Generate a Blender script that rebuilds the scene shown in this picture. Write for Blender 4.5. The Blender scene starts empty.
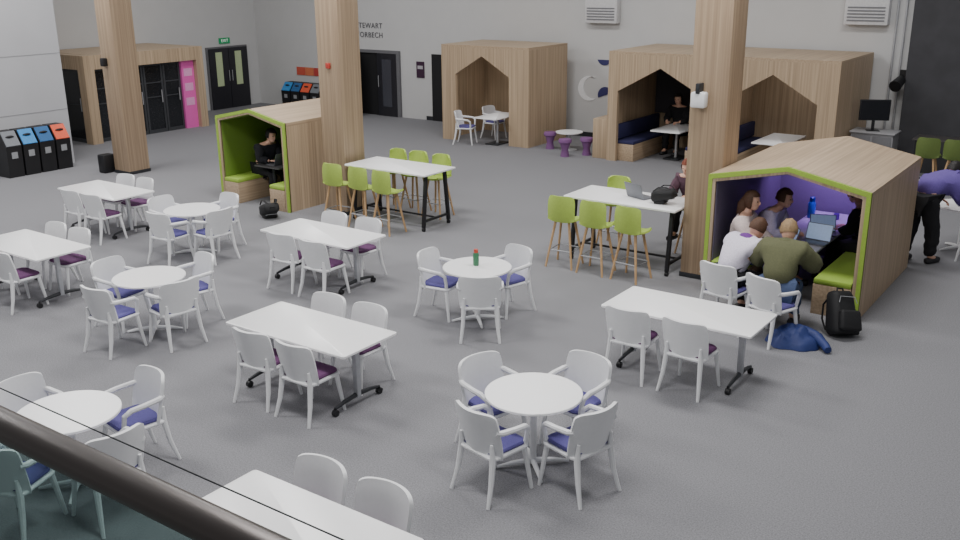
import bpy, bmesh, math, random
from mathutils import Vector, Matrix, Euler, noise
random.seed(7)
D=bpy.data; SC=bpy.context.scene; COL=SC.collection
R=math.radians
# ------------------------------------------------------------------ materials
def s2l(c):
    return tuple(((x/255)/12.92 if x/255<=.04045 else (((x/255)+.055)/1.055)**2.4) for x in c)
MC={}
def mat(name,rgb,rough=.5,metal=0,var=.06,scale=30,emis=0,bump=0,coat=0):
    if name in MC: return MC[name]
    m=D.materials.new(name); m.use_nodes=True
    nt=m.node_tree; b=nt.nodes['Principled BSDF']
    c=s2l(rgb)
    tc=nt.nodes.new('ShaderNodeTexCoord'); n=nt.nodes.new('ShaderNodeTexNoise'); n.inputs['Scale'].default_value=scale
    n.inputs['Detail'].default_value=3
    nt.links.new(tc.outputs['Object'],n.inputs['Vector'])
    r=nt.nodes.new('ShaderNodeValToRGB'); r.color_ramp.elements[0].position=.3; r.color_ramp.elements[1].position=.7
    r.color_ramp.elements[0].color=(*[x*(1-var) for x in c],1); r.color_ramp.elements[1].color=(*[min(1,x*(1+var)) for x in c],1)
    nt.links.new(n.outputs['Fac'],r.inputs['Fac']); nt.links.new(r.outputs['Color'],b.inputs['Base Color'])
    b.inputs['Roughness'].default_value=rough; b.inputs['Metallic'].default_value=metal
    if emis:
        b.inputs['Emission Color'].default_value=(*c,1); b.inputs['Emission Strength'].default_value=emis
    if bump:
        bp=nt.nodes.new('ShaderNodeBump'); bp.inputs['Strength'].default_value=bump; bp.inputs['Distance'].default_value=.01
        nt.links.new(n.outputs['Fac'],bp.inputs['Height']); nt.links.new(bp.outputs['Normal'],b.inputs['Normal'])
    if coat: b.inputs['Coat Weight'].default_value=coat
    MC[name]=m; return m
def wood(name,rgb,rgb2,axis='Z',scale=1.0):
    if name in MC: return MC[name]
    m=D.materials.new(name); m.use_nodes=True; nt=m.node_tree; b=nt.nodes['Principled BSDF']
    tc=nt.nodes.new('ShaderNodeTexCoord'); mp=nt.nodes.new('ShaderNodeMapping')
    s=[22*scale]*3; s['XYZ'.index(axis)]=.3*scale; mp.inputs['Scale'].default_value=s
    nt.links.new(tc.outputs['Object'],mp.inputs['Vector'])
    n=nt.nodes.new('ShaderNodeTexNoise'); n.inputs['Scale'].default_value=1.2; n.inputs['Detail'].default_value=5; n.inputs['Roughness'].default_value=.6; n.inputs['Distortion'].default_value=.1
    nt.links.new(mp.outputs['Vector'],n.inputs['Vector'])
    r=nt.nodes.new('ShaderNodeValToRGB'); r.color_ramp.elements[0].position=.28; r.color_ramp.elements[1].position=.71
    r.color_ramp.elements[0].color=(*s2l(rgb2),1); r.color_ramp.elements[1].color=(*s2l(rgb),1)
    nt.links.new(n.outputs['Fac'],r.inputs['Fac']); nt.links.new(r.outputs['Color'],b.inputs['Base Color'])
    b.inputs['Roughness'].default_value=.5
    MC[name]=m; return m
WOOD=wood('oak_panel',(199,176,147),(152,130,106),'Z')
WOODX=wood('oak_panel_horizontal',(195,172,144),(154,132,108),'Y')
WOODC=wood('oak_column_cladding',(184,161,134),(142,120,98),'Z')
WOODLEG=wood('stool_wood',(206,170,126),(175,140,102),'Z',2)
WHITE=mat('white_laminate',(252,252,253),.28,var=.01,scale=8)
CHW=mat('white_plastic',(234,235,237),.4,var=.015)
PADB=mat('blue_violet_fabric',(88,82,142),.9,var=.15,scale=120,bump=.3)
PADM=mat('plum_fabric',(104,62,104),.9,var=.15,scale=120,bump=.3)
DARKF=mat('dark_grey_metal',(52,54,58),.45,.3)
BLACK=mat('black_plastic',(26,26,29),.5)
SILV=mat('silver_metal',(190,192,196),.35,.5)
LIME=mat('lime_plastic',(176,202,92),.4,var=.04)
OLIVE=mat('dark_olive_plastic',(98,116,58),.5,var=.04)
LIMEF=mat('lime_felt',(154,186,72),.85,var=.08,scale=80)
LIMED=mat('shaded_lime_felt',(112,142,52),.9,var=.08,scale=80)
BLUEC=mat('navy_fabric',(44,44,84),.9,var=.12,scale=90)
PURP=mat('purple_fabric',(126,84,134),.9,var=.12,scale=90)
GREYF=mat('grey_felt',(114,106,128),.9,var=.06,scale=90)
def floor_mat():
    m=D.materials.new('grey_carpet'); m.use_nodes=True; nt=m.node_tree; b=nt.nodes['Principled BSDF']
    tc=nt.nodes.new('ShaderNodeTexCoord')
    n=nt.nodes.new('ShaderNodeTexNoise'); n.inputs['Scale'].default_value=70; n.inputs['Detail'].default_value=4; n.inputs['Roughness'].default_value=.75
    nt.links.new(tc.outputs['Object'],n.inputs['Vector'])
    r=nt.nodes.new('ShaderNodeValToRGB'); r.color_ramp.elements[0].position=.34; r.color_ramp.elements[1].position=.68
    r.color_ramp.elements[0].color=(*s2l((107,107,111)),1); r.color_ramp.elements[1].color=(*s2l((148,148,152)),1)
    nt.links.new(n.outputs['Fac'],r.inputs['Fac'])
    nt.links.new(r.outputs['Color'],b.inputs['Base Color']); b.inputs['Roughness'].default_value=.95
    return m
# ------------------------------------------------------------------ mesh kit
class M:
    def __init__(s): s.v=[];s.f=[]
    def add(s,vs,fs):
        o=len(s.v); s.v+= [tuple(v) for v in vs]; s.f+=[tuple(i+o for i in f) for f in fs]; return s
    def box(s,a,b,bev=0,seg=2,taper=None):
        bm=bmesh.new(); bmesh.ops.create_cube(bm,size=1)
        a=Vector(a);b=Vector(b)
        for v in bm.verts: v.co=Vector((a[i]+(v.co[i]+.5)*(b[i]-a[i]) for i in range(3)))
        if taper:
            for v in bm.verts:
                if v.co.z>(a.z+b.z)/2: v.co.x*=taper[0]; v.co.y=v.co.y*taper[1]+taper[2]
        if bev: bmesh.ops.bevel(bm,geom=bm.edges[:],offset=bev,segments=seg,affect='EDGES',profile=.5)
        return s.bm(bm)
    def bm(s,bm,mtx=None):
        if mtx is not None: bm.transform(mtx)
        bm.verts.ensure_lookup_table(); bm.verts.index_update()
        s.add([v.co[:] for v in bm.verts],[[v.index for v in f.verts] for f in bm.faces]); bm.free(); return s
    def tube(s,pts,rad,n=10,flat=1.0):
        pts=[Vector(p) for p in pts]
        if not hasattr(rad,'__len__'): rad=[rad]*len(pts)
        vs=[];fs=[];prev=None
        for i,p in enumerate(pts):
            t=(pts[min(i+1,len(pts)-1)]-pts[max(i-1,0)]).normalized()
            if t.length<.5: t=(pts[min(i+1,len(pts)-1)]-pts[i]).normalized()
            if prev is None:
                a=Vector((0,0,1)) if abs(t.z)<.9 else Vector((1,0,0))
                u=t.cross(a).normalized()
            else: u=(prev-t*prev.dot(t)).normalized()
            prev=u; w=t.cross(u)
            for k in range(n):
                an=2*math.pi*k/n; vs.append(p+u*math.cos(an)*rad[i]+w*math.sin(an)*rad[i]*flat)
        for i in range(len(pts)-1):
            for k in range(n): fs.append((i*n+k,i*n+(k+1)%n,(i+1)*n+(k+1)%n,(i+1)*n+k))
        fs.append(tuple(range(n))[::-1]); fs.append(tuple((len(pts)-1)*n+k for k in range(n)))
        return s.add(vs,fs)
    def cyl(s,p0,p1,r0,r1=None,n=20): return s.tube([p0,p1],[r0,r0 if r1 is None else r1],n)
    def lathe(s,prof,n=32,c=(0,0,0)):
        vs=[];fs=[]
        for r,z in prof:
            for k in range(n):
                a=2*math.pi*k/n; vs.append((c[0]+r*math.cos(a),c[1]+r*math.sin(a),c[2]+z))
        for i in range(len(prof)-1):
            for k in range(n): fs.append((i*n+k,i*n+(k+1)%n,(i+1)*n+(k+1)%n,(i+1)*n+k))
        fs.append(tuple(range(n))[::-1]); fs.append(tuple((len(prof)-1)*n+k for k in range(n)))
        return s.add(vs,fs)
    def prism(s,poly,a,b,axis='y'):
        def mk(p,t):
            return (p[0],t,p[1]) if axis=='y' else (t,p[0],p[1]) if axis=='x' else (p[0],p[1],t)
        n=len(poly); vs=[mk(p,a) for p in poly]+[mk(p,b) for p in poly]
        fs=[tuple(range(n))[::-1],tuple(range(n,2*n))]+[(i,(i+1)%n,(i+1)%n+n,i+n) for i in range(n)]
        return s.add(vs,fs)
    def ell(s,c,r,rot=None,n=16):
        bm=bmesh.new(); bmesh.ops.create_uvsphere(bm,u_segments=n,v_segments=max(6,n*2//3),radius=1)
        mt=Matrix.Translation(c)@(rot.to_matrix().to_4x4() if rot else Matrix())@Matrix.Diagonal((*r,1))
        return s.bm(bm,mt)
    def rslab(s,cx,cy,w,d,z0,z1,cr,n=6,bev=.004):
        poly=[]
        for sx,sy,a0 in ((1,1,0),(-1,1,90),(-1,-1,180),(1,-1,270)):
            for k in range(n+1):
                a=R(a0+90*k/n); poly.append((cx+sx*(w/2-cr)+cr*math.cos(a),cy+sy*(d/2-cr)+cr*math.sin(a)))
        N=len(poly); C=Vector((cx,cy))
        def ring(ins,z):
            out=[]
            for p in poly:
                q=Vector(p)-C; f=Vector(((w/2-ins)/(w/2),(d/2-ins)/(d/2))); out.append((cx+q.x*f.x,cy+q.y*f.y,z))
            return out
        vs=ring(bev,z0)+ring(0,z0+bev)+ring(0,z1-bev)+ring(bev,z1); fs=[]
        for i in range(3):
            for k in range(N): fs.append((i*N+k,i*N+(k+1)%N,(i+1)*N+(k+1)%N,(i+1)*N+k))
        fs.append(tuple(range(N))[::-1]); fs.append(tuple(3*N+k for k in range(N)))
        return s.add(vs,fs)
    def sheet(s,fn,nu,nv,th):
        P=[[Vector(fn(-1+2*i/nu,j/nv)) for i in range(nu+1)] for j in range(nv+1)]
        vs=[];N=(nu+1)*(nv+1)
        nor=[]
        for j in range(nv+1):
            for i in range(nu+1):
                du=P[j][min(i+1,nu)]-P[j][max(i-1,0)]; dv=P[min(j+1,nv)][i]-P[max(j-1,0)][i]
                nor.append(du.cross(dv).normalized())
        flat=[p for row in P for p in row]
        vs=[p+n*th/2 for p,n in zip(flat,nor)]+[p-n*th/2 for p,n in zip(flat,nor)]
        fs=[]; w=nu+1
        for j in range(nv):
            for i in range(nu):
                a=j*w+i; fs.append((a,a+1,a+w+1,a+w)); fs.append((N+a,N+a+w,N+a+w+1,N+a+1))
        bd=[i for i in range(nu)]+[j*w+nu for j in range(nv)]+[nv*w+nu-i for i in range(nu)]+[(nv-j)*w for j in range(nv)]
        for k in range(len(bd)):
            a,b=bd[k],bd[(k+1)%len(bd)]; fs.append((b,a,a+N,b+N))
        return s.add(vs,fs)
    def mesh(s,name,smooth=True):
        me=D.meshes.new(name); me.from_pydata(s.v,[],s.f)
        bm=bmesh.new(); bm.from_mesh(me); bmesh.ops.recalc_face_normals(bm,faces=bm.faces[:]); bm.to_mesh(me); bm.free()
        if smooth:
            for p in me.polygons: p.use_smooth=True
            me.set_sharp_from_angle(angle=R(38))
        me.update(); return me
def root(name,loc,rot,label,cat,group=None):
    o=D.objects.new(name,None); o.empty_display_size=.2; o.location=loc if len(loc)==3 else (*loc,0); o.rotation_euler=(0,0,R(rot)); COL.objects.link(o)
    o['label']=label; o['category']=cat
    if group: o['group']=group
    return o
def part(par,name,m,material,label=None,smooth=True,loc=None,rot=None):
    o=D.objects.new(name,m.mesh(name,smooth) if isinstance(m,M) else m); COL.objects.link(o)
    if not o.data.materials: o.data.materials.append(material)
    o.parent=par
    if loc: o.location=loc
    if rot: o.rotation_euler=rot
    if label: o['label']=label
    return o
def thing(name,m,material,loc,rot,label,cat,group=None,smooth=True):
    o=D.objects.new(name,m.mesh(name,smooth)); o.data.materials.append(material); COL.objects.link(o)
    o.location=loc if len(loc)==3 else (*loc,0); o.rotation_euler=(0,0,R(rot)); o['label']=label; o['category']=cat
    if group: o['group']=group
    return o
def struct(name,m,material,smooth=False):
    o=D.objects.new(name,m.mesh(name,smooth)); o.data.materials.append(material); COL.objects.link(o); o['kind']='structure'; return o
def clone(src,loc,rot,label=None,group=None,sx=None):
    def cp(o,par):
        c=o.copy(); COL.objects.link(c)
        if par: c.parent=par
        for ch in o.children: cp(ch,c)
        return c
    c=cp(src,None); c.location=loc if len(loc)==3 else (*loc,0); c.rotation_euler=(0,0,R(rot))
    if label: c['label']=label
    if group: c['group']=group
    if sx: c.scale=(sx,1,1)
    return c
# ------------------------------------------------------------------ shell
WALL=mat('painted_wall',(203,203,203),.8,var=.015,scale=2)
WALLG=mat('grey_wall_panel',(184,185,189),.7,var=.02,scale=1.5)
struct('floor',M().box((-27,-3,-.1),(6,24,0)),floor_mat())
struct('wall_back',M().box((-26,22.8,0),(6,23,7.5)),WALL)
struct('wall_left',M().box((-25.8,12.6,0),(-25.6,22.8,7.5)),WALL)
struct('wall_left_front',M().box((-21.5,0,0),(-21.2,12.85,7.5)),WALLG)
struct('wall_recess',M().box((-25.8,12.6,0),(-21.5,12.85,7.5)),WALL)
struct('wall_right',M().box((-4.62,22.55,0),(6,22.8,7.5)),mat('dark_slate_wall',(66,66,70),.75,var=.12,scale=3))
struct('baseboard_back',M().box((-18.2,22.77,0),(-4,22.8,.12)),DARKF)
for i,z in enumerate((1.3,2.6,3.9)):
    struct('trim_%d'%(i+1),M().box((-21.2,0,z),(-21.195,12.85,z+.015)),mat('joint',(150,151,155),.8))
struct('floor.001',M().box((-8,-3,2.45),(6,.85,2.75)),mat('balcony_slab',(150,150,150),.8))
# ------------------------------------------------------------------ columns
first=None
for x,y in ((-19.05,12.95),(-12.36,12.95),(-5.135,13.0)):
    if first is None:
        first=root('column',(x,y),0,'square oak-clad structural column standing on the carpet','column','oak columns')
        part(first,'shaft',M().box((-.275,-.275,0),(.275,.275,7.2),.012),WOODC)
        part(first,'plinth',M().box((-.285,-.285,0),(.285,.285,.07),.004),DARKF,'dark skirting around the column foot')
    else: clone(first,(x,y),0)
# ------------------------------------------------------------------ chairs
def make_chair(loc,rot,arms,pad,label,group):
    c=root('dining_chair',loc,rot,label,'chair',group)
    part(c,'seat',M().rslab(0,0,.48,.46,.408,.445,.08,bev=.012),CHW)
    part(c,'seat_pad',M().rslab(0,.01,.43,.42,.44,.478,.08,bev=.014),pad,'upholstered fabric seat pad')
    def bk(u,v):
        w=.246+.014*math.sin(v*math.pi*.7)
        w*= (1-.04*max(0,2*v-1)**10-.03*max(0,1-2*v)**4)
        x=u*w; zc=.41+.445*v - .028*max(0,v-.5)*2*abs(u)**9 
        y=-.20-.095*v+.085*u*u
        return (x,y,zc)
    part(c,'backrest',M().sheet(bk,24,16,.03),CHW)
    k=.92
    for sx in (-1,1):
        part(c,'leg',M().tube([(sx*.195,.175,.43),(sx*.21,.19,.3),(sx*.24,.23,0)],[.028*k,.026*k,.018*k],8),CHW)
        part(c,'leg',M().tube([(sx*.195,-.21,.56),(sx*.2,-.2,.42),(sx*.215,-.235,.2),(sx*.24,-.295,0)],[.016*k,.032*k,.026*k,.018*k],8),CHW)
    if arms:
        for sx in (-1,1):
            part(c,'armrest',M().tube([(sx*.24,-.2,.685),(sx*.262,-.15,.675),(sx*.272,.0,.665),(sx*.264,.12,.655),(sx*.24,.18,.61),(sx*.215,.185,.5),(sx*.2,.175,.42)],[.024,.027,.026,.026,.024,.022,.022],8),CHW)
    return c
# ------------------------------------------------------------------ tables
GT='long meeting tables'
def long_table(loc,w=1.68,d=.83,rot=0,label='rectangular white flip-top table on castor legs'):
    t=root('meeting_table',loc,rot,label,'table',GT)
    part(t,'tabletop',M().rslab(0,0,w,d,.712,.74,.03),WHITE)
    for sx in (-1,1):
        x=sx*(w/2-.22)
        part(t,'leg',M().box((x-.03,-.03,.09),(x+.03,.03,.70),.008),SILV)
        part(t,'foot',M().tube([(x,-.34,.085),(x,-.2,.11),(x,0,.125),(x,.2,.11),(x,.34,.085)],[.016,.022,.028,.022,.016],8),DARKF)
        part(t,'support_bracket',M().box((x-.025,-.3,.69),(x+.025,.3,.712),.004),DARKF)
        for sy in (-1,1):
            part(t,'castor',M().cyl((x-.022,sy*.34,.036),(x+.022,sy*.34,.036),.036,n=14).box((x-.008,sy*.34-.01,.03),(x+.008,sy*.34+.01,.09)),BLACK)
    part(t,'crossbar',M().cyl((-(w/2-.22),0,.66),(w/2-.22,0,.66),.015,n=8),DARKF)
    return t
T={'T1':(-12.7,6.85),'T2':(-14.92,9.55),'T3':(-9.68,9.6),'T4':(-7.05,6.72),'T5':(-4.37,3.88),'T6':(-3.92,9.5)}
t0=None
for k,p in T.items():
    if t0 is None: t0=long_table(p)
    else: clone(t0,p,0,sx=1.05 if k in('T4','T6','T3') else None)
chM=None
CT={'T1':[(.33,-.42,0),(-.4,-.42,0),(-.34,.40,180),(.26,.40,180)],
'T2':[(-.1,-.42,0),(.5,-.42,2),(-.3,.42,180),(.26,.42,176)],
'T3':[(-.2,-.44,3),(.46,-.46,0),(-.35,.42,180),(.34,.42,178)],
'T4':[(-.26,-.40,4),(.38,-.40,0),(-.32,.42,180),(.30,.42,178)],
'T5':[(-.34,.42,180),(.29,.42,180)],
'T6':[(-.45,-.40,2),(.24,-.40,-3)]}
for k,L in CT.items():
    for dx,dy,r in L:
        p=(T[k][0]+dx,T[k][1]+dy)
        if chM is None: chM=make_chair(p,r,False,PADM,'white moulded chair with plum seat pad at a long table','chairs at long tables')
        else: clone(chM,p,r)
def round_table(loc):
    t=root('round_table',loc,0,'round white cafe table on a central pedestal','table','round cafe tables')
    part(t,'tabletop',M().lathe([(.43,.712),(.445,.718),(.445,.736),(.44,.74)],48),WHITE)
    part(t,'pedestal',M().lathe([(.04,.03),(.032,.08),(.032,.66),(.06,.70),(.12,.712)],20),CHW)
    for a in (45,135,225,315):
        c,s_=math.cos(R(a)),math.sin(R(a))
        part(t,'foot',M().tube([(0,0,.055),(.2*c,.2*s_,.04),(.34*c,.34*s_,.015)],[.028,.022,.014],8),CHW)
    return t
RT={'R1':(-12.45,9.46),'R2':(-10.02,6.86),'R3':(-6.82,9.5),'R4':(-4.18,6.68),'R5':(-7.33,4.05)}
r0=None
for k,p in RT.items():
    if r0 is None: r0=round_table(p)
    else: clone(r0,p,0)
CR={'R4':[(-.70,.16),(-.11,-.76),(.15,.81),(.76,-.15)],'R3':[(-.70,-.09),(.17,.73),(.47,-.57)],
'R2':[(-.74,-.09),(.14,-.86),(.76,-.10),(.12,.80)],'R1':[(.12,-.76),(-.72,-.05),(.75,-.06),(.03,.76)],
'R5':[(.08,.82),(.89,-.13),(.25,-.86),(-.79,-.02)]}
chB=None
for k,L in CR.items():
    for dx,dy in L:
        r=math.hypot(dx,dy); rr=max(r-.24,.53); p=(RT[k][0]+dx/r*rr,RT[k][1]+dy/r*rr)
        ang=math.degrees(math.atan2(-dy,-dx))-90+random.uniform(-6,6)
        if chB is None: chB=make_chair(p,ang,True,PADB,'white moulded armchair with blue-violet seat pad at a round table','armchairs at round tables')
        else: clone(chB,p,ang)
clone(chB,(-4.14,11.22),-10,'white moulded armchair drawn up to the house-shaped booth','armchairs by the booths')
clone(chB,(-3.45,11.0),-22,'white moulded armchair turned towards the house-shaped booth','armchairs by the booths')
clone(chB,(-14.75,20.1),-70,'white moulded armchair beside the far booth table','armchairs by the booths')
clone(chB,(-14.6,21.2),-95,'white moulded armchair beside the far booth table','armchairs by the booths')
# ------------------------------------------------------------------ high tables & stools
def high_table(loc):
    t=root('high_table',loc,0,'white-topped poseur table on black castor frame','table','high tables')
    w,d,h=1.87,.9,1.03
    part(t,'tabletop',M().rslab(0,0,w,d,h-.03,h,.02),WHITE)
    for sx in (-1,1):
        x=sx*(w/2-.12)
        for sy in (-1,1):
            part(t,'leg',M().box((-.028,-.028,0),(.028,.028,.93),.004),BLACK,loc=(x,sy*.36,.07),rot=(R(sy*6),0,0))
            part(t,'castor',M().cyl((x-.02,sy*.36,.035),(x+.02,sy*.36,.035),.035,n=14).box((x-.01,sy*.36-.012,.03),(x+.01,sy*.36+.012,.09)),BLACK)
        part(t,'foot_bar',M().box((x-.02,-.34,.16),(x+.02,.34,.2),.004),BLACK)
    part(t,'top_rail',M().box((-w/2+.12,-.02,h-.08),(w/2-.12,.02,h-.03),.003),BLACK)
    part(t,'foot_rail',M().box((-w/2+.12,-.015,.17),(w/2-.12,.015,.2),.003),BLACK)
    return t
ht=high_table((-10.98,12.92)); clone(ht,(-6.38,12.95),0)
def stool(loc,rot,shell=None,label='lime green shell bar stool with splayed wooden legs',group='bar stools at high tables'):
    c=root('bar_stool',loc,rot,label,'stool',group)
    def sh(u,v):
        w=.22*(1-.12*max(0,2*v-1)**8-.16*max(0,1-2*v)**6)
        if v<.5:
            q=v/.5; y=.20-.36*q; z=.725-.02*math.sin(q*math.pi)+.04*abs(u)**3
        else:
            q=(v-.5)/.5; y=-.16-.07*q*(2-q)+.09*u*u*math.sqrt(q); z=.725+.41*q**1.15-.04*q*abs(u)**7+.04*abs(u)**3*(1-q)
        return (u*w,y,z)
    part(c,'shell_seat',M().sheet(sh,16,24,.026),shell or LIME)
    for sx in (-1,1):
        for sy in (-1,1):
            part(c,'leg',M().tube([(sx*.11,sy*.1-.01,.725),(sx*.22,sy*.21-.01,0)],[.022,.016],8),WOODLEG)
    z=.27;x=.18;y=.17
    part(c,'footrest',M().tube([(-x,-y-.01,z),(x,-y-.01,z),(x,y-.01,z),(-x,y-.01,z),(-x,-y-.01,z)],.01,8),SILV)
    return c
st=None
for x,y,r in [(-11.82,12.2,4),(-11.22,12.22,0),(-10.65,12.2,-4),(-11.7,13.58,178),(-11.2,13.6,184),(-10.65,13.58,180),
              (-7.12,12.25,5),(-6.55,12.22,0),(-5.95,12.2,-6),(-7.0,13.62,180),(-5.75,13.98,182)]:
    if st is None: st=stool((x,y),r)
    else: clone(st,(x,y),r)
# ------------------------------------------------------------------ house booths
def booth(loc,label,lining,W=2.06,dp=2.75,he=1.66,ha=1.93,t0=.6,top=None):
    b=root('house_booth',loc,0,label,'booth')
    th=.10
    part(b,'side_wall',M().box((0,.03,0),(th,dp,he-.03)),WOOD,smooth=False)
    part(b,'side_wall',M().box((W-th,.03,0),(W,dp,he-.03)),WOOD,smooth=False)
    part(b,'back_wall',M().prism([(th,0),(W-th,0),(W-th,he-.04),(W/2,ha-.09),(th,he-.04)],dp-.07,dp-.002),WOOD,smooth=False)
    for k in (0,1):
        x0=(0 if k==0 else W)
        part(b,'roof_panel',M().prism([(x0,he-.03),(W/2,ha-.03),(W/2,ha+.035),(x0,he+.04)],.03,dp),WOODX,smooth=False)
    out=[(0,0),(0,he+.04),(W/2,ha+.035),(W,he+.04),(W,0)]
    inn=[(.055,0),(.055,he-.015),(W/2,ha-.025),(W-.055,he-.015),(W-.055,0)]
    rv=M()
    for i in range(4):
        rv.prism([out[i],out[i+1],inn[i+1],inn[i]],-.005,.05)
    part(b,'opening_trim',rv,LIMEF,'lime green edge around the opening',smooth=False)
    inner=[(.10,0),(.10,he-.05),(W/2,ha-.06),(W-.10,he-.05),(W-.10,0)]
    fw=M()
    for i in range(4): fw.prism([inn[i],inn[i+1],inner[i+1],inner[i]],.005,.045)
    part(b,'front_edge',fw,WOOD,smooth=False)
    li=M()
    li.box((th,.05,0),(th+.012,dp-.08,he-.05)).box((W-th-.012,.05,0),(W-th,dp-.08,he-.05)).box((th,dp-.09,0),(W-th,dp-.075,he-.05))
    li.prism([(th,he-.05),(W-th,he-.05),(W/2,ha-.09)],dp-.09,dp-.075)
    li.prism([(th,he-.06),(W/2,ha-.075),(W/2,ha-.06),(th,he-.045)],.05,dp-.08)
    li.prism([(W-th,he-.06),(W/2,ha-.075),(W/2,ha-.06),(W-th,he-.045)],.05,dp-.08)
    part(b,'lining',li,lining,'felt interior lining',smooth=False)
    bw=.6 if W>2 else .52
    for x0,x1 in ((th+.013,bw),(W-bw,W-th-.013)):
        s=part(b,'bench',M().box((x0,-.0,0),(x1,dp-.1,.41),.006),WOODX)
        part(s,'seat_cushion',M().box((x0,.0,.41),(x1,dp-.1,.49),.02),LIMEF)
    tl=dp-.15-t0
    t=part(b,'booth_table',M().rslab(W/2,t0+tl/2,.72,tl,.70,.73,.04),top,'fixed table between the benches')
    for yy in (t0+.2,dp-.5): part(t,'table_leg',M().cyl((W/2,yy,0),(W/2,yy,.70),.035,n=12),DARKF)
    return b
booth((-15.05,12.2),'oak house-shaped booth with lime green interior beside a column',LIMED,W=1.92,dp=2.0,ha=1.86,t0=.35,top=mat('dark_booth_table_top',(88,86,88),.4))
booth((-4.85,12.2),'oak house-shaped booth with lime edge and purple-lit interior',GREYF,W=2.13,dp=2.85,t0=.3,ha=1.88,top=mat('booth_table_top',(205,202,212),.4))
# ------------------------------------------------------------------ big cabins
def gable_front(m,x0,x1,top,ops,y0,y1):
    xs=x0
    for (a,b_,he,ha) in ops:
        m.box((xs,y0,0),(a,y1,top)); cx=(a+b_)/2
        m.prism([(a,he),(cx,ha),(cx,top),(a,top)],y0,y1); m.prism([(cx,ha),(b_,he),(b_,top),(cx,top)],y0,y1); xs=b_
    m.box((xs,y0,0),(x1,y1,top)); return m
def cabin(x0,x1,y0,y1,top,ops,label):
    b=root('timber_cabin',(x0,y0),0,label,'cabin')
    W=x1-x0;dp=y1-y0;ops=[(a-x0,c-x0,h,g) for a,c,h,g in ops]
    part(b,'front_panel',gable_front(M(),0,W,top,ops,0,.1),WOOD,smooth=False)
    part(b,'side_wall',M().box((0,.1,0),(.1,dp,top)),WOOD,smooth=False)
    part(b,'side_wall',M().box((W-.1,.1,0),(W,dp,top)),WOOD,smooth=False)
    part(b,'back_wall',M().box((.1,dp-.08,0),(W-.1,dp,top)),WOOD,smooth=False)
    part(b,'roof',M().box((0.0,0.0,top+.001),(W,dp,top+.06)),WOODX,smooth=False)
    return b
C=cabin(-15.75,-13.0,20.4,22.3,2.45,[(-15.3,-13.6,1.75,2.25)],'tall oak cabin with house-shaped opening against the wall')
Dk=cabin(-10.6,-5.35,20.1,22.65,2.5,[(-10.35,-8.25,1.65,2.22),(-7.7,-5.75,1.65,2.22)],'long oak cabin with two house-shaped openings')
part(Dk,'divider',M().box((2.5,.1,0),(2.6,2.45,2.45)),WOOD,smooth=False)
CHAR=mat('charcoal_lining',(70,68,74),.9)
part(Dk,'lining',M().box((.1,2.4,.86),(2.5,2.46,2.45)),CHAR,'dark felt lining of the back wall',smooth=False)
for x0,x1 in ((.15,.65),(1.95,2.48),(2.65,3.12),(4.6,5.1)):
    s=part(Dk,'bench',M().box((x0,.12,0),(x1,2.38,.40),.005),WOODX)
    part(s,'seat_cushion',M().box((x0,.12,.40),(x1,2.38,.48),.02),BLUEC,'navy upholstered cushion')
    lf=x0 in(.15,2.65)
    part(s,'back_cushion',M().box((x0 if lf else x1-.1,.12,.5),(x0+.1 if lf else x1,2.38,.85),.02),BLUEC)
thing('planter_box',M().box((-.2,0,0),(.2,.9,.95),.01),WOOD,(-10.83,20.2),0,'low oak box unit standing beside the long cabin','box unit')
def small_table(loc,w,d,label):
    t=root('cabin_table',loc,0,label,'table','tables in the cabins')
    part(t,'tabletop',M().rslab(0,0,w,d,.71,.74,.03),WHITE)
    part(t,'pedestal',M().cyl((0,0,.03),(0,0,.71),.035,n=12),SILV)
    part(t,'base',M().box((-.2,-.3,0),(.2,.3,.03),.008),DARKF)
small_table((-14.05,20.55),.7,1.2,'white table standing in the cabin opening')
small_table((-9.3,21.2),.75,1.4,'white table between navy benches in the cabin')
small_table((-6.75,20.95),.75,1.5,'white table in the second cabin opening')
def pouf(loc,r,h,m,label,cat='stool'):
    o=root('round_stool' if cat=='stool' else 'coffee_table',loc,0,label,cat)
    if cat=='stool':
        part(o,'cushion',M().lathe([(r*.9,h-.1),(r,h-.08),(r,h-.02),(r*.92,h)],24),m)
        part(o,'base',M().lathe([(r*.7,0),(r*.5,h*.4),(r*.8,h-.1)],24),m)
    else:
        part(o,'tabletop',M().lathe([(r*.97,h-.03),(r,h-.02),(r,h)],28),WHITE)
        part(o,'pedestal',M().lathe([(.2,0),(.2,.02),(.03,.04),(.03,h-.03)],20),SILV)
pouf((-12.5,20.65),.16,.43,PURP,'small purple drum stool beside the cabin')
pouf((-11.65,19.95),.16,.43,PURP,'small purple drum stool by the low table')
pouf((-11.3,20.4),.16,.43,PURP,'small purple drum stool by the low table')
pouf((-12.0,20.75),.34,.47,WHITE,'low round white coffee table','table')
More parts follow.
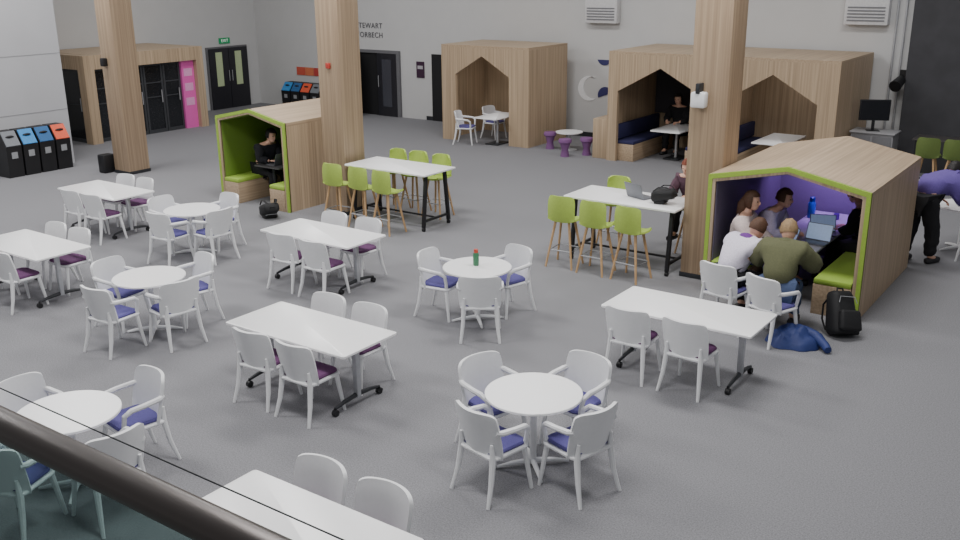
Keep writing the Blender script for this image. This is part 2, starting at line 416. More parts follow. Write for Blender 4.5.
# ------------------------------------------------------------------ left portal
GL=mat('dark_glass',(30,32,36),.12)
DFR=mat('door_frame_charcoal',(58,60,64),.5)
pt=root('entrance_portal',(-25.55,14.55),0,'oak-framed entrance portal with dark glazed doors','portal')
part(pt,'frame',M().box((0,0,0),(.25,.25,2.32)).box((2.25,0,0),(2.55,.3,2.32)).box((.25,0,1.95),(2.25,.25,2.32)).box((0,3.6,0),(2.55,3.85,2.32)).box((0,.3,1.95),(2.55,3.6,2.32)),WOOD,smooth=False)
for x0,x1 in ((.27,1.25),(1.27,2.23)):
    d=part(pt,'glazed_door',M().box((x0+.06,.1,.1),(x1-.06,.12,1.88)),GL,'dark glazed side door leaf',smooth=False)
    part(d,'door_frame',M().box((x0,.08,0),(x0+.06,.14,1.95)).box((x1-.06,.08,0),(x1,.14,1.95)).box((x0+.06,.08,0),(x1-.06,.14,.1)).box((x0+.06,.08,1.88),(x1-.06,.14,1.95)).box((x0+.06,.085,1.0),(x1-.06,.135,1.03)),DFR,smooth=False)
    part(d,'handle',M().tube([(x1-.1,.05,.85),(x1-.1,.05,1.2)],.014,8),SILV)
for y0,y1 in ((.32,1.1),(1.12,1.9),(1.92,2.55),(2.57,3.15)):
    d=part(pt,'glazed_door',M().box((2.3,y0+.06,.1),(2.32,y1-.06,1.88)),GL,'dark glazed door leaf',smooth=False)
    f=M().box((2.28,y0,0),(2.34,y0+.06,1.95)).box((2.28,y1-.06,0),(2.34,y1,1.95)).box((2.28,y0+.06,0),(2.34,y1-.06,.1)).box((2.28,y0+.06,1.88),(2.34,y1-.06,1.95)).box((2.28,y0+.06,1.4),(2.335,y1-.06,1.43)).box((2.28,y0+.06,1.0),(2.335,y1-.06,1.03))
    part(d,'door_frame',f,DFR,smooth=False)
    part(d,'handle',M().tube([(2.37,y1-.1,.85),(2.37,y1-.1,1.2)],.014,8),SILV)
mp_=part(pt,'magenta_panel',M().box((2.28,3.17,0),(2.4,3.6,1.95)),mat('magenta',(222,96,176),.5,var=.03,emis=.06),'magenta notice panel',smooth=False)  # faint emission brightens the magenta; the panel is no lamp
for i in range(3): part(mp_,'graphic',M().box((2.4,3.24,1.5-.42*i),(2.405,3.53,1.72-.42*i)),mat('pale_pink_graphic',(232,164,210),.5),smooth=False)
# ------------------------------------------------------------------ doors
struct('door_1',M().box((-25.6,20.6,0),(-25.53,22.3,2.02)),mat('door_frame_grey',(110,110,114),.5))
dd=root('double_door',(-25.52,20.65),0,'dark double door with pale glazed vision panels','door')
for k in (0,1):
    l=part(dd,'door_leaf',M().box((0,k*.81,0),(.04,k*.81+.79,1.97)),mat('door_dark',(40,40,46),.4),smooth=False)
    part(l,'vision_panel',M().box((.04,k*.81+.25,.75),(.045,k*.81+.52,1.85)),mat('daylight_glass',(176,190,150),.3,emis=.08),smooth=False)
    part(l,'handle',M().tube([(.08,.74+.13*k,.9),(.08,.74+.13*k,1.25)],.012,8),SILV)
struct('door_2',M().box((-21.0,22.72,0),(-20.88,22.8,2.02)).box((-19.3,22.72,0),(-19.18,22.8,2.02)).box((-20.88,22.72,1.93),(-19.3,22.8,2.02)),mat('door_frame_grey',(110,110,114),.5))
struct('doorway_shade_1',M().box((-20.88,22.78,0),(-19.3,22.8,1.93)),mat('doorway_shade_paint',(24,24,27),.8))  # flat sheet on the wall, painted dark as the unlit space behind the leaves
struct('doorway_shade_2',M().box((-17.95,22.76,0),(-16.9,22.8,1.98)),mat('doorway_shade_paint',(24,24,27),.8))  # flat dark sheet painting the gloom of an open doorway, no door leaf
d2=root('double_door',(-20.86,22.72),0,'dark glazed double door in the end wall, one leaf ajar','door')
for k in (0,1):
    l=part(d2,'door_leaf',M().box((0 if k==0 else -.77,0,0),(.77 if k==0 else 0,.05,1.92)),mat('door_dark',(40,40,46),.4),smooth=False,loc=(0,0,0) if k==0 else (1.55,0,0),rot=(0,0,R(-55)) if k==0 else (0,0,0))
    o_=0 if k==0 else -.77
    part(l,'vision_panel',M().box((o_+.2,-.005,.3),(o_+.57,0,1.75)),mat('door_glass',(70,72,80),.2),smooth=False)
    part(l,'handle',M().tube([(.7 if k==0 else -.7,-.04,.9),(.7 if k==0 else -.7,-.04,1.25)],.012,8),SILV)
# ------------------------------------------------------------------ signs
def text(body,size,loc,rot,material,par,name='lettering',al='LEFT',ext=.004):
    cu=D.curves.new(name,'FONT'); cu.body=body; cu.size=size; cu.extrude=ext; cu.align_x=al; cu.align_y='CENTER'; cu.space_line=1.25; cu.space_character=1.12
    o=D.objects.new('tmp',cu); COL.objects.link(o); bpy.context.view_layer.update()
    dg=bpy.context.evaluated_depsgraph_get(); me=D.meshes.new_from_object(o.evaluated_get(dg)); D.objects.remove(o)
    n=D.objects.new(name,me); COL.objects.link(n); me.materials.clear(); me.materials.append(material); n.location=loc; n.rotation_euler=rot
    if par: n.parent=par
    return n
sg=text('STEWART\nTORBECH',.225,(-20.95,22.785,2.6),(R(90),0,0),mat('sign_grey',(96,96,101),.5),None,'wall_lettering')
sg['label']='grey lettering fixed to the end wall'; sg['category']='sign'
ex=root('exit_sign',(-25.59,21.4,2.2),0,'green emergency exit sign above the double door','sign')
part(ex,'panel',M().box((0,-.22,-.09),(.03,.22,.09)),mat('exit_green',(20,130,80),.4,emis=.3),smooth=False)
text('EXIT',.13,(.035,0,0),(R(90),0,R(90)),mat('exit_white',(240,250,245),.4,emis=.4),ex,'lettering','CENTER',.001)
ps=root('wall_notice',(-18.4,22.79,1.5),0,'small dark plum notice on the wall','sign')
part(ps,'panel',M().box((-.15,-.015,-.24),(.15,0,.24)),mat('plum_notice',(62,36,60),.5),smooth=False)
part(ps,'paper',M().box((-.1,-.02,.02),(.1,-.015,.12)),mat('paper',(180,176,182),.7),smooth=False)
cr=[];r=.33
for k in range(21):
    a=R(60+240*k/20); cr.append((r*math.cos(a),r*math.sin(a)))
for k in range(21):
    a=R(285-210*k/20); cr.append((.12+.29*math.cos(a),.03+.29*math.sin(a)))
thing('crescent_decal',M().prism(cr,-.01,0),mat('white_decal',(244,244,246),.5),(-12.6,22.79,1.3),0,'white crescent graphic on the wall','wall graphic',smooth=False)
for x,z,a0,a1 in ((-12.15,2.15,200,340),(-12.1,1.15,20,200)):
    pl=[(.22*math.cos(R(a0+(a1-a0)*k/16)),.22*math.sin(R(a0+(a1-a0)*k/16))) for k in range(17)]
    thing('segment_decal',M().prism(pl,-.01,0),mat('navy_decal',(52,52,104),.6),(x,22.79,z),0,'navy circle segment graphic on the wall','wall graphic',smooth=False)
def ac(loc):
    a=root('air_vent_unit',loc,0,'white wall-mounted louvred air unit','air unit','wall air units')
    part(a,'casing',M().box((-.47,-.22,-.36),(.47,0,.6),.02),mat('vent_white',(214,214,216),.5))
    lm=M()
    for i in range(5): lm.box((-.40,-.235,-.28+.07*i),(.40,-.22,-.25+.07*i))
    part(a,'louvre',lm,mat('louvre_grey',(120,121,126),.5),smooth=False)
    return a
a0=ac((-12.2,22.8,3.38)); clone(a0,(-5.6,22.8,3.5),0)
for x in (-4.98,-4.8):
    thing('conduit_pipe',M().cyl((0,0,0),(0,0,6),.025,n=10),SILV,(x,22.75,0),0,'thin vertical conduit fixed to the wall','pipe','wall conduits')
# ------------------------------------------------------------------ bins
def bin_(loc,rot,colr,cn,h=1.02,w=.38,group='recycling bins by the wall'):
    b=root('recycling_bin',loc,rot,'black recycling bin with %s flap'%cn,'bin',group)
    part(b,'body',M().prism([(-.25,0),(.22,0),(.25,h*.68),(.04,h),(-.25,h)],-w/2+.012,w/2-.012,'x'),BLACK,smooth=False)
    t=M()
    a=Vector((0,.25,h*.68));c=Vector((0,.04,h))
    p=[a.lerp(c,.03),a.lerp(c,.97)]
    poly=[(p[0].y,p[0].z),(p[1].y,p[1].z),(p[1].y+.016,p[1].z+.014),(p[0].y+.016,p[0].z+.014)]
    t.prism(poly,-w/2+.025,w/2-.025,'x')
    lid=part(b,'lid',t,colr,'%s coloured lid panel'%cn,smooth=False)
    m2=a.lerp(c,.6); part(lid,'opening',M().ell((0,m2.y+.02,m2.z+.018),(.1,.03,.03)),BLACK)
    part(b,'front_label',M().box((-.07,.235,h*.42),(.07,.25,h*.56)),mat('bin_label_grey',(150,152,156),.5),smooth=False)
    return b
CB=[('grey',(120,124,130)),('blue',(60,140,205)),('dark teal',(40,96,150)),('red',(228,92,60))]
for i,(cn,rgb) in enumerate(CB): bin_((-20.95,11.13+.40*i),-90,mat('bin_'+cn.replace(' ','_'),rgb,.4),cn)
for i,(cn,rgb) in enumerate([('blue',0),('dark teal',0),('red',0),('grey',0)]): bin_((-23.75+.44*i,22.5),180,MC['bin_'+cn.replace(' ','_')],cn,h=.85,w=.42,group='recycling bins by the end wall')
po=root('recycling_notice',(-23.1,22.79,1.2),0,'low strip of coloured recycling notices above the bins','notice')
for i,c_ in enumerate(((206,92,74),(214,120,84),(190,70,66))):
    part(po,'notice_sheet',M().box((-.6+.4*i,-.015,-.13),(-.22+.4*i,0,.13)),mat('notice_%d'%c_[0],c_,.6),smooth=False)
# ------------------------------------------------------------------ railing
rl=root('balustrade',(0,0,2.75),0,'dark metal handrail on a glass balustrade','balustrade')
def oval(a,b,p=3.0,n=32):
    out=[]
    for k in range(n):
        t=2*math.pi*k/n; c,s_=math.cos(t),math.sin(t)
        out.append((a*math.copysign(abs(c)**(2/p),c),b*math.copysign(abs(s_)**(2/p),s_)))
    return out
hr_=M().prism([(.683+y,.953+z) for y,z in oval(.028,.021,2.4)],-7,5,'x')
part(rl,'handrail',hr_,mat('handrail_bronze',(80,74,72),.3,.6,var=.02,scale=4),'flattened dark brown-grey metal handrail')
gm=D.materials.new('tinted_glass'); gm.use_nodes=True; nt=gm.node_tree; nt.nodes.clear()
o_=nt.nodes.new('ShaderNodeOutputMaterial'); tr=nt.nodes.new('ShaderNodeBsdfTransparent'); gl=nt.nodes.new('ShaderNodeBsdfGlossy'); mx=nt.nodes.new('ShaderNodeMixShader')
tr.inputs['Color'].default_value=(.58,.68,.67,1); gl.inputs['Roughness'].default_value=.05; mx.inputs['Fac'].default_value=.04
nt.links.new(tr.outputs[0],mx.inputs[1]); nt.links.new(gl.outputs[0],mx.inputs[2]); nt.links.new(mx.outputs[0],o_.inputs[0])
part(rl,'glass_panel',M().box((-7,.755,0),(5,.757,.905)),gm,'tinted glass infill panel',smooth=False)
part(rl,'glass_edge_line',M().cyl((-7,.757,.953),(5,.757,.953),.0012,n=8),DARKF,'thin dark line for the glass top edge')  # thin rod drawn as the top edge line of the glass
part(rl,'base_channel',M().box((-7,.73,0),(5,.79,.08)),DARKF,smooth=False)
for x in (-6,-4,-2.4,.6,2.5,4): part(rl,'bracket',M().tube([(x,.685,.935),(x,.72,.88),(x,.755,.86)],.008,8).cyl((x,.757,.85),(x,.757,.955),.004,n=8),SILV)
# ------------------------------------------------------------------ people
SKIN=mat('skin',(228,182,158),.55,var=.04); 
def skin_mesh(name,verts,edges,rad,root_i=0,sub=2):
    me=D.meshes.new(name); me.from_pydata(verts,edges,[]); ob=D.objects.new('tmp',me); COL.objects.link(ob)
    sk=ob.modifiers.new('s','SKIN'); sk.use_smooth_shade=True
    for i,r in enumerate(rad):
        d=me.skin_vertices[0].data[i]; d.radius=(r,r) if not hasattr(r,'__len__') else r; d.use_root=(i==root_i)
    sb=ob.modifiers.new('u','SUBSURF'); sb.levels=sub; sb.render_levels=sub
    bpy.context.view_layer.update(); dg=bpy.context.evaluated_depsgraph_get()
    out=D.meshes.new_from_object(ob.evaluated_get(dg)); D.objects.remove(ob)
    vs=[v.co[:] for v in out.vertices]; fs=[tuple(p.vertices) for p in out.polygons]; D.meshes.remove(out)
    return vs,fs
def person(loc,rot,label,J,top,trou,hair,head_rot=(0,0),long_hair=False,extra=None,skin=SKIN,hood=None,thick=.026,scale=1.0,leg=.022,panel=None):
    p=root('person',loc,rot,label,'person'); p.scale=(scale,)*3
    names=['pelvis','spine','chest','neck','skull','shL','elL','wrL','shR','elR','wrR','hipL','knL','anL','toL','hipR','knR','anR','toR']
    rad={'pelvis':.13,'spine':.125,'chest':.145,'neck':.055,'skull':.06,'sh':.078,'el':.05,'wr':.03,'hip':.095,'kn':.062,'an':.044,'to':.035}
    E=[('pelvis','spine'),('spine','chest'),('chest','neck'),('neck','skull'),('chest','shL'),('shL','elL'),('elL','wrL'),('chest','shR'),('shR','elR'),('elR','wrR'),
       ('pelvis','hipL'),('hipL','knL'),('knL','anL'),('anL','toL'),('pelvis','hipR'),('hipR','knR'),('knR','anR'),('anR','toR')]
    def rr(n): return rad.get(n,rad.get(n[:-1]))
    def build(ns,add,sub=2,trim=None,wr=0):
        pos=[Vector(J[n]) for n in ns]
        if trim:
            for n,(o,f) in trim.items():
                if n in ns: pos[ns.index(n)]=Vector(J[o]).lerp(Vector(J[n]),f)
        ed=[(ns.index(a),ns.index(b)) for a,b in E if a in ns and b in ns]
        vs,fs=skin_mesh('b',[v[:] for v in pos],ed,[rr(n)+(add if n!='neck' else min(add,.03)) for n in ns],0,sub)
        if wr:
            vs=[tuple(Vector(v)+Vector((noise.noise(Vector(v)*14+Vector((k*7,0,0))) for k in range(3)))*wr) for v in vs]
        return vs,fs
    m=M(); m.add(*build(names,0))
    sk=Vector(J['skull'])
    hc=sk+Vector((0,.015,.07)); hr=Euler((R(head_rot[0]),0,R(head_rot[1])))
    def hp(v): return hc+hr.to_matrix()@Vector(v)
    m.ell(hc,(.08,.096,.116),hr,20); m.ell(hp((0,.045,-.055)),(.052,.052,.058),hr,12)
    m.ell(hp((0,.1,-.012)),(.012,.018,.024),hr,8)
    for sx in (-1,1): m.ell(hp((sx*.081,-.005,-.005)),(.01,.02,.03),hr,8)
    for s_ in 'LR':
        w=Vector(J['wr'+s_]); d=(w-Vector(J['el'+s_])).normalized(); side=d.cross(Vector((0,0,1))).normalized(); upv=side.cross(d).normalized()
        q=Matrix((side,d,upv)).transposed()
        m.ell(w+d*.05,(.038,.05,.017),q.to_euler(),10)
        for k in range(4):
            off=-.027+.018*k; L=[.062,.075,.07,.055][k]
            b0=w+d*.085+side*off; m.tube([b0,b0+d*L*.5-upv*.008,b0+d*L*.85-upv*.03],[.0095,.009,.007],6)
        ts=(1 if s_=='L' else -1); b0=w+d*.035+side*ts*.033
        m.tube([b0,b0+d*.03+side*ts*.025,b0+d*.06+side*ts*.028-upv*.01],[.011,.01,.008],6)
    part(p,'body',m,skin)
    def child(name,ns,add,material,trim=None,label=None,wr=.02):
        mm=M(); mm.add(*build(ns,add,2,trim,wr)); return part(p,name,mm,material,label)
    child('top',['pelvis','spine','chest','neck','shL','elL','wrL','shR','elR','wrR'],thick+.006,top,trim={'neck':('chest',.45),'wrL':('elL',.9),'wrR':('elR',.9)})
    if panel:
        for s_ in 'LR': child('sleeve',['sh'+s_,'el'+s_,'wr'+s_],thick+.018,panel,trim={'wr'+s_:('el'+s_,.55),'sh'+s_:('el'+s_,.6)},wr=.01)
    child('trousers',['pelvis','hipL','knL','anL','hipR','knR','anR'],leg,trou)
    for s_ in 'LR':
        a=Vector(J['an'+s_]);t=Vector(J['to'+s_]); dv=(t-a); dv.z=0
        dv=dv.normalized() if dv.length>.01 else Vector((0,1,0))
        ang=math.atan2(-dv.x,dv.y)
        part(p,'shoe',M().box((-.045,-.07,-.09),(.045,.19,-.01),.03,3),mat('shoe_dark',(40,40,44),.6),loc=(a.x,a.y,a.z-.005),rot=(0,0,ang))
    h=M(); bm=bmesh.new(); bmesh.ops.create_uvsphere(bm,u_segments=28,v_segments=18,radius=1)
    dl=[v for v in bm.verts if (v.co.y>.45 and v.co.z<.42) or v.co.z<(-.45 if not long_hair else -.8)]
    bmesh.ops.delete(bm,geom=dl,context='VERTS')
    for v in bm.verts: v.co*=1+.09*noise.noise(v.co*5+Vector(loc if len(loc)==3 else (*loc,0)))
    h.bm(bm,Matrix.Translation(hc)@hr.to_matrix().to_4x4()@Matrix.Translation((0,-.006,.01))@Matrix.Diagonal((.096,.112,.128,1)))
    if long_hair: h.tube([hp((0,-.06,.03)),hp((0,-.1,-.08)),hp((0,-.11,-.2)),hp((0,-.1,-.28))],[.06,.08,.065,.02],10)
    part(p,'hair',h,hair)
    for sx in (-1,1): part(p,'eye',M().ell(hp((sx*.03,.087,.012)),(.011,.008,.007),hr,8),BLACK)
    part(p,'mouth',M().ell(hp((0,.094,-.058)),(.022,.006,.006),hr,8),mat('lip',(160,90,85),.5))
    if hood: part(p,'hood',M().ell(Vector(J['neck'])+Vector((0,-.07,.0)),(.125,.08,.08),None,12),hood)
    return p
def sit(seat=.47,lean=15,reach=.4,armz=.78,spread=.14,knee=.43,footz=.0,headfwd=.02,tuck=0,elb=.08,curl=0):
    a=R(lean); py=0; pz=seat+.1
    def up(d,x=0,y=0):
        q=a+R(curl)*d
        return (x,py+d*math.sin(q)+y,pz+d*math.cos(q))
    J={'pelvis':(0,0,pz),'spine':up(.2),'chest':up(.40),'neck':up(.53,0,.0),'skull':up(.61,0,headfwd)}
    for s_,sx in (('L',-1),('R',1)):
        J['sh'+s_]=up(.44,sx*.18)
        sh=Vector(J['sh'+s_]); wr=Vector((sx*spread,reach,armz)); mid=(sh+wr)/2+Vector((sx*elb,-.04,-.1))
        J['el'+s_]=tuple(mid); J['wr'+s_]=tuple(wr)
        J['hip'+s_]=(sx*.1,.03,pz-.02); J['kn'+s_]=(sx*.13,knee,seat+.06); J['an'+s_]=(sx*.13,knee+.03-tuck,.1+footz); J['to'+s_]=(sx*.14,knee+.16-tuck,.05+footz)
    return J
def fabric(n,rgb): return mat(n,rgb,.9,var=.1,scale=60)
HB=mat('hair_brown',(86,60,44),.7,var=.2,scale=60);HK=mat('hair_black',(28,24,24),.6,var=.2,scale=60);HL=mat('hair_blond',(146,120,88),.7,var=.2,scale=60);HR=mat('hair_auburn',(130,66,46),.7,var=.2,scale=60)
DK=fabric('charcoal_cloth',(34,34,40));JN=fabric('blue_denim',(66,80,112));DARKB=fabric('black_cloth',(26,26,30))
S=1.1
person((-14.62,12.95),-95,'person in dark clothes seated with a laptop in the green booth',sit(.44,14,.40,.73,curl=20),DK,DARKB,HK,(-12,0),scale=S)
person((-9.6,22.05),180,'person in black seated at the cabin table',sit(.44,12,.4,.73),DARKB,DARKB,HK,(-12,0),scale=S)
person((-5.78,14.0),178,'person with auburn hair seated at the high table',sit(.735,28,.50,1.03,footz=.28,knee=.36),fabric('dusky_cloth',(96,70,84)),DARKB,HR,(-15,0))
person((-4.47,12.5),-85,'person in cream top seated on the booth bench',sit(.44,4,.40,.72,curl=8),fabric('cream_cloth',(222,206,202)),JN,HB,(-6,-10),long_hair=True,scale=S)
person((-4.40,13.15),-92,'person in pale top seated further inside the booth',sit(.44,14,.42,.72,curl=18),fabric('lilac_cloth',(196,186,212)),DARKB,HB,(-10,-5),scale=S)
person((-4.18,11.35),-24,'person in white and purple hoodie seated at the booth',sit(.435,22,.58,.74,knee=.42,tuck=.06,elb=.12,curl=35),fabric('white_cloth',(222,216,232)),DARKB,HB,(-28,-10),hood=fabric('purple_cloth',(110,60,140)),thick=.038,scale=S,panel=fabric('purple_cloth',(110,60,140)))
person((-3.46,11.15),8,'person in olive green jacket and jeans leaning into the booth',sit(.435,24,.56,.74,knee=.42,tuck=.05,elb=.14,spread=.18,curl=30),fabric('olive_cloth',(92,94,66)),JN,HL,(-28,10),hood=fabric('olive_cloth',(92,94,66)),thick=.052,scale=S*1.05)
person((-3.04,13.85),88,'person in black seated on the opposite booth bench',sit(.44,10,.36,.72,curl=15),DARKB,DARKB,HK,(-15,0),scale=S)
J={'pelvis':(0,-.14,.93),'spine':(0,.04,1.06),'chest':(0,.25,1.15),'neck':(0,.38,1.18),'skull':(0,.46,1.18)}
for s_,sx in (('L',-1),('R',1)):
    J['sh'+s_]=(sx*.19,.27,1.14);J['el'+s_]=(sx*.26,.38,.92);J['wr'+s_]=(sx*.17,.54,.80)
    J['hip'+s_]=(sx*.11,-.14,.88);J['kn'+s_]=(sx*.13,-.08+.06*sx,.48);J['an'+s_]=(sx*.14,-.12+.1*sx,.1);J['to'+s_]=(sx*.15,.01+.1*sx,.05)
person((-2.62,15.5),-25,'person in purple top bending over the white table',J,fabric('violet_cloth',(104,86,160)),DARKB,HK,(-35,0),thick=.07,scale=1.1,leg=.04)
# ------------------------------------------------------------------ right side things
clone(r0,(-2.25,16.5),0,'round white cafe table where someone leans') 
clone(chM,(-1.85,15.7),30,'white moulded chair at the table by the leaning person')
tb=root('black_high_table',(-3.3,21.2),0,'tall black-legged table near the dark slate wall','table')
part(tb,'tabletop',M().rslab(0,0,1.4,.7,.98,1.01,.02),mat('dark_top',(70,66,66),.4))
for sx in (-1,1):
    for sy in (-1,1): part(tb,'leg',M().box((sx*.62-.02,sy*.3-.02,0),(sx*.62+.02,sy*.3+.02,.98)),BLACK,smooth=False)
s2=stool((-3.6,20.6),0,OLIVE,'dark olive bar stool by the tall black table','bar stools by the slate wall')
clone(s2,(-3.1,20.62),0)
sl=root('spotlight',(-4.75,22.75,1.9),0,'black spotlight on a wall bracket by the conduits','lamp')
part(sl,'housing',M().cyl((0,-.5,-.02),(.05,-.2,.1),.13,.10,n=16),BLACK); part(sl,'bracket',M().cyl((.03,-.3,.05),(.03,0,.2),.02,n=8).box((-.03,-.04,.1),(.09,0,.3)),BLACK)
cb=root('media_cabinet',(-4.85,21.4),0,'grey cabinet with darker doors beneath a screen','cabinet')
part(cb,'body',M().box((-.43,-.28,.05),(.43,.28,1.0),.01),mat('cab_grey',(140,140,143),.5))
part(cb,'worktop',M().box((-.46,-.31,1.0),(.46,.31,1.03),.006),mat('cab_top_grey',(165,165,168),.4))
for sx in (-1,1):
    d=part(cb,'door',M().box((sx*.21-.19,-.295,.1),(sx*.21+.19,-.28,.95),.003),mat('cab_mid',(112,112,116),.5))
    part(d,'handle',M().tube([(sx*.05,-.315,.4),(sx*.05,-.315,.55)],.007,6),SILV)
part(cb,'plinth',M().box((-.4,-.25,0),(.4,.25,.05)),BLACK)
mo=root('monitor',(-4.9,21.35,1.03),25,'black desktop monitor standing on the cabinet','monitor')
part(mo,'screen',M().box((-.31,-.02,.22),(.31,.02,.66),.006),BLACK)
part(mo,'display',M().box((-.29,-.0225,.24),(.29,-.02,.64)),mat('display_dark',(20,22,28),.15),smooth=False)
part(mo,'stand',M().box((-.03,.0,0.01),(.03,.03,.3)).box((-.13,-.1,0),(.13,.1,.015)),BLACK,smooth=False)
def backpack(loc,rot,m,label,s=1.0,tip=0,side=0):
    b=root('backpack',loc,rot,label,'bag'); b.rotation_euler=(R(tip),R(side),R(rot)); b.scale=(s,s,s)
    bd=M().box((-.16,-.1,0),(.16,.1,.42),.055,4,taper=(.78,.7,.02))
    bd.v=[tuple(Vector(v)+Vector((noise.noise(Vector(v)*9),noise.noise(Vector(v)*9+Vector((5,0,0))),noise.noise(Vector(v)*9+Vector((0,5,0)))))*.03) for v in bd.v]
    part(b,'body',bd,m)
    part(b,'pocket',M().box((-.12,-.15,.03),(.12,-.07,.23),.03,3,taper=(.9,.95,0)),m)
    for sx in (-1,1): part(b,'strap',M().tube([(sx*.06,.08,.39),(sx*.1,.15,.3),(sx*.11,.16,.16),(sx*.12,.1,.05)],.016,6,.5),m)
    part(b,'handle',M().tube([(-.04,.03,.40),(-.03,.03,.45),(.03,.03,.45),(.04,.03,.40)],.009,6),m)
    part(b,'zip',M().tube([(-.1,-.088,.3),(-.08,-.083,.36),(.08,-.083,.36),(.1,-.088,.3)],.004,5),SILV)
    return b
BN=mat('black_nylon',(24,24,27),.7,bump=.2)
backpack((-2.72,11.55,.03),50,BN,'black backpack slumped on the floor by the booth',1.3,-24,10)
backpack((-13.35,11.85,.1),60,BN,'black backpack lying on the floor before the green booth',1.15,75)
backpack((-5.95,12.85,1.13),90,BN,'black bag lying flat on the high table',.85,80)
def cloth(rx,ry,h,seed,n=30):
    m=M(); vs=[];fs=[]
    rings=14
    vs.append((0,0,h))
    for i in range(1,rings+1):
        t=i/rings
        for k in range(n):
            a=2*math.pi*k/n; w=1+.3*noise.noise(Vector((math.cos(a)*1.8,math.sin(a)*1.8,seed)))
            x=rx*t*w*math.cos(a); y=ry*t*w*math.sin(a)
            z=h*(1-t**2.2)+ .11*(1-t*.7)*noise.noise(Vector((x*10,y*10,seed+3)))+.03
            vs.append((x,y,max(.006,z if i<rings else .004)))
    for k in range(n): fs.append((0,1+k,1+(k+1)%n))
    for i in range(rings-1):
        for k in range(n): fs.append((1+i*n+k,1+(i+1)*n+k,1+(i+1)*n+(k+1)%n,1+i*n+(k+1)%n))
    return m.add(vs,fs)
coat=root('coat',(-3.14,11.02),20,'dark blue coat crumpled on the carpet by an armchair','coat')
part(coat,'coat_body',cloth(.34,.26,.2,2.0),mat('blue_nylon',(38,54,112),.6,bump=.3))
part(coat,'sleeve',M().tube([(.08,.05,.17),(.22,-.05,.14),(.33,-.17,.07),(.36,-.27,.05)],[.06,.065,.055,.045],10),mat('blue_nylon',(38,54,112)))
thing('floor_case',M().box((-.12,-.15,0),(.12,.15,.42),.03),BLACK,(-19.5,12.6),0,'small black case on the floor beside a column','case')
def laptop(loc,rot,label,scr=(150,170,210),e=.3,group='laptops in the booths'):
    l=root('laptop',loc,rot,label,'laptop',group)
    part(l,'base',M().box((-.18,-.12,0),(.18,.12,.018),.004),mat('laptop_grey',(120,122,128),.4,.4))
    s=part(l,'lid',M().box((-.18,0,0),(.18,.01,.24),.003),mat('laptop_grey',(120,122,128),.4,.4),loc=(0,.12,.016),rot=(R(-18),0,0))
    part(s,'display',M().box((-.17,-.002,.012),(.17,0,.23)),mat('display_lit_%d'%scr[0],scr,.2,emis=e),smooth=False)
laptop((-14.1,12.85,.73),-92,'grey laptop open on the green booth table')
laptop((-3.95,12.75,.73),-60,'grey laptop with lit screen on the booth table')
laptop((-3.58,13.0,.73),-6,'grey laptop open on the booth table edge',(168,190,226))
laptop((-3.62,13.55,.73),20,'grey laptop open further along the booth table',(150,170,210),.5)
laptop((-6.25,13.05,1.03),160,'dark laptop open on the high table',(60,62,70),.0,'laptops on the high table')
def bottle(loc,c1,c2,label,s=1):
    b=root('bottle',loc,0,label,'bottle')
    part(b,'body',M().lathe([(.03*s,0),(.034*s,.01*s),(.034*s,.13*s),(.025*s,.15*s)],16),c1)
    part(b,'cap',M().lathe([(.024*s,.15*s),(.024*s,.185*s),(.018*s,.19*s)],16),c2)
bottle((-6.86,9.53,.74),mat('green_bottle',(60,120,84),.4),mat('red_cap',(190,70,50),.4),'green bottle with red cap on the round table',1.15)
bottle((-4.05,14.4,.73),mat('blue_bottle',(60,110,210),.3),mat('blue_cap',(30,60,150),.3),'blue drinks bottle on the booth table',1.7)
thing('mug',M().lathe([(.035,0),(.04,.01),(.042,.09),(.036,.09),(.034,.015)],18),mat('violet_mug',(120,60,180),.4),(-3.7,14.5,.73),0,'purple mug on the booth table','mug')
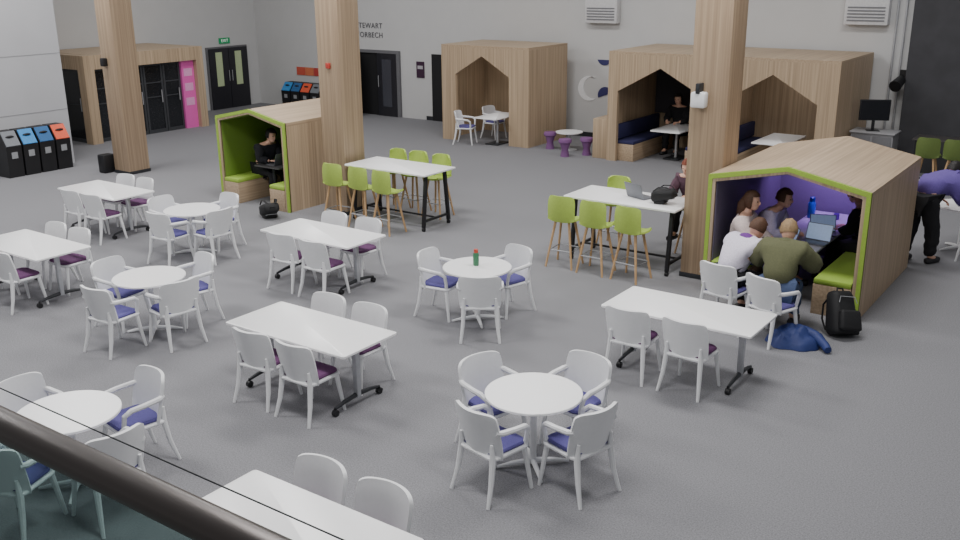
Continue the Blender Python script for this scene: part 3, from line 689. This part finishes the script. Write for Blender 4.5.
sp=root('wall_speaker',(-5.135,12.725,2.62),0,'white speaker with bracket fixed to the column','speaker')
part(sp,'housing',M().box((-.22,-.14,-.1),(.0,0,.12),.03),CHW); part(sp,'bracket',M().box((-.14,-.16,.1),(-.08,0,.24),.01),DARKF)
thing('camera_unit',M().box((-.06,-.12,-.09),(.06,0,.09),.02),BLACK,(-19.15,12.675,2.5),0,'small black camera fixed to the column','camera')
thing('call_point',M().box((-.05,-.04,-.05),(.05,0,.05),.01),mat('alarm_red',(180,60,50),.4),(-12.36,12.675,2.75),0,'small red call point fixed to the column','alarm')
# ------------------------------------------------------------------ lights
w=D.worlds.new('w'); SC.world=w; w.use_nodes=True; w.node_tree.nodes['Background'].inputs[0].default_value=(.98,.985,1,1); w.node_tree.nodes['Background'].inputs[1].default_value=.30
def area(loc,sx,sy,e,col=(1,.985,.97)):
    l=D.lights.new('ceiling_or_fill_panel','AREA'); l.shape='RECTANGLE'; l.size=sx;l.size_y=sy;l.energy=e;l.color=col
    o=D.objects.new('ceiling_or_fill_panel',l); COL.objects.link(o); o.location=loc; return o
for x in (-19,-11.5,-4):
    for y,e in ((4.5,320),(11,310),(17.5,195)): area((x,y,7.3),3,1.2,e)
for x,y,e in ((-14.4,21.4,5),(-6.7,21.5,7)):  # added fill lights that brighten the cabin interiors, not real fittings
    area((x,y,2.38),.5,.5,e)
l=D.lights.new('booth_lamp','AREA'); l.shape='RECTANGLE'; l.size=1.3; l.size_y=.15; l.energy=24; l.color=(.56,.34,1); o=D.objects.new('booth_lamp',l); COL.objects.link(o); o.location=(-3.785,14.35,1.7); o.rotation_euler=(R(45),0,0)
# ------------------------------------------------------------------ camera
cam=D.cameras.new('camera'); cam.lens=950/960*36; cam.sensor_width=36; co=D.objects.new('camera',cam); COL.objects.link(co)
mtx=Matrix.Rotation(R(35.5),4,'Z')@Matrix.Rotation(R(90-17.6),4,'X')@Matrix.Rotation(R(-.5),4,'Z')
co.matrix_world=Matrix.Translation((0,0,4.4))@mtx; cam.clip_start=.05; cam.clip_end=200
SC.camera=co
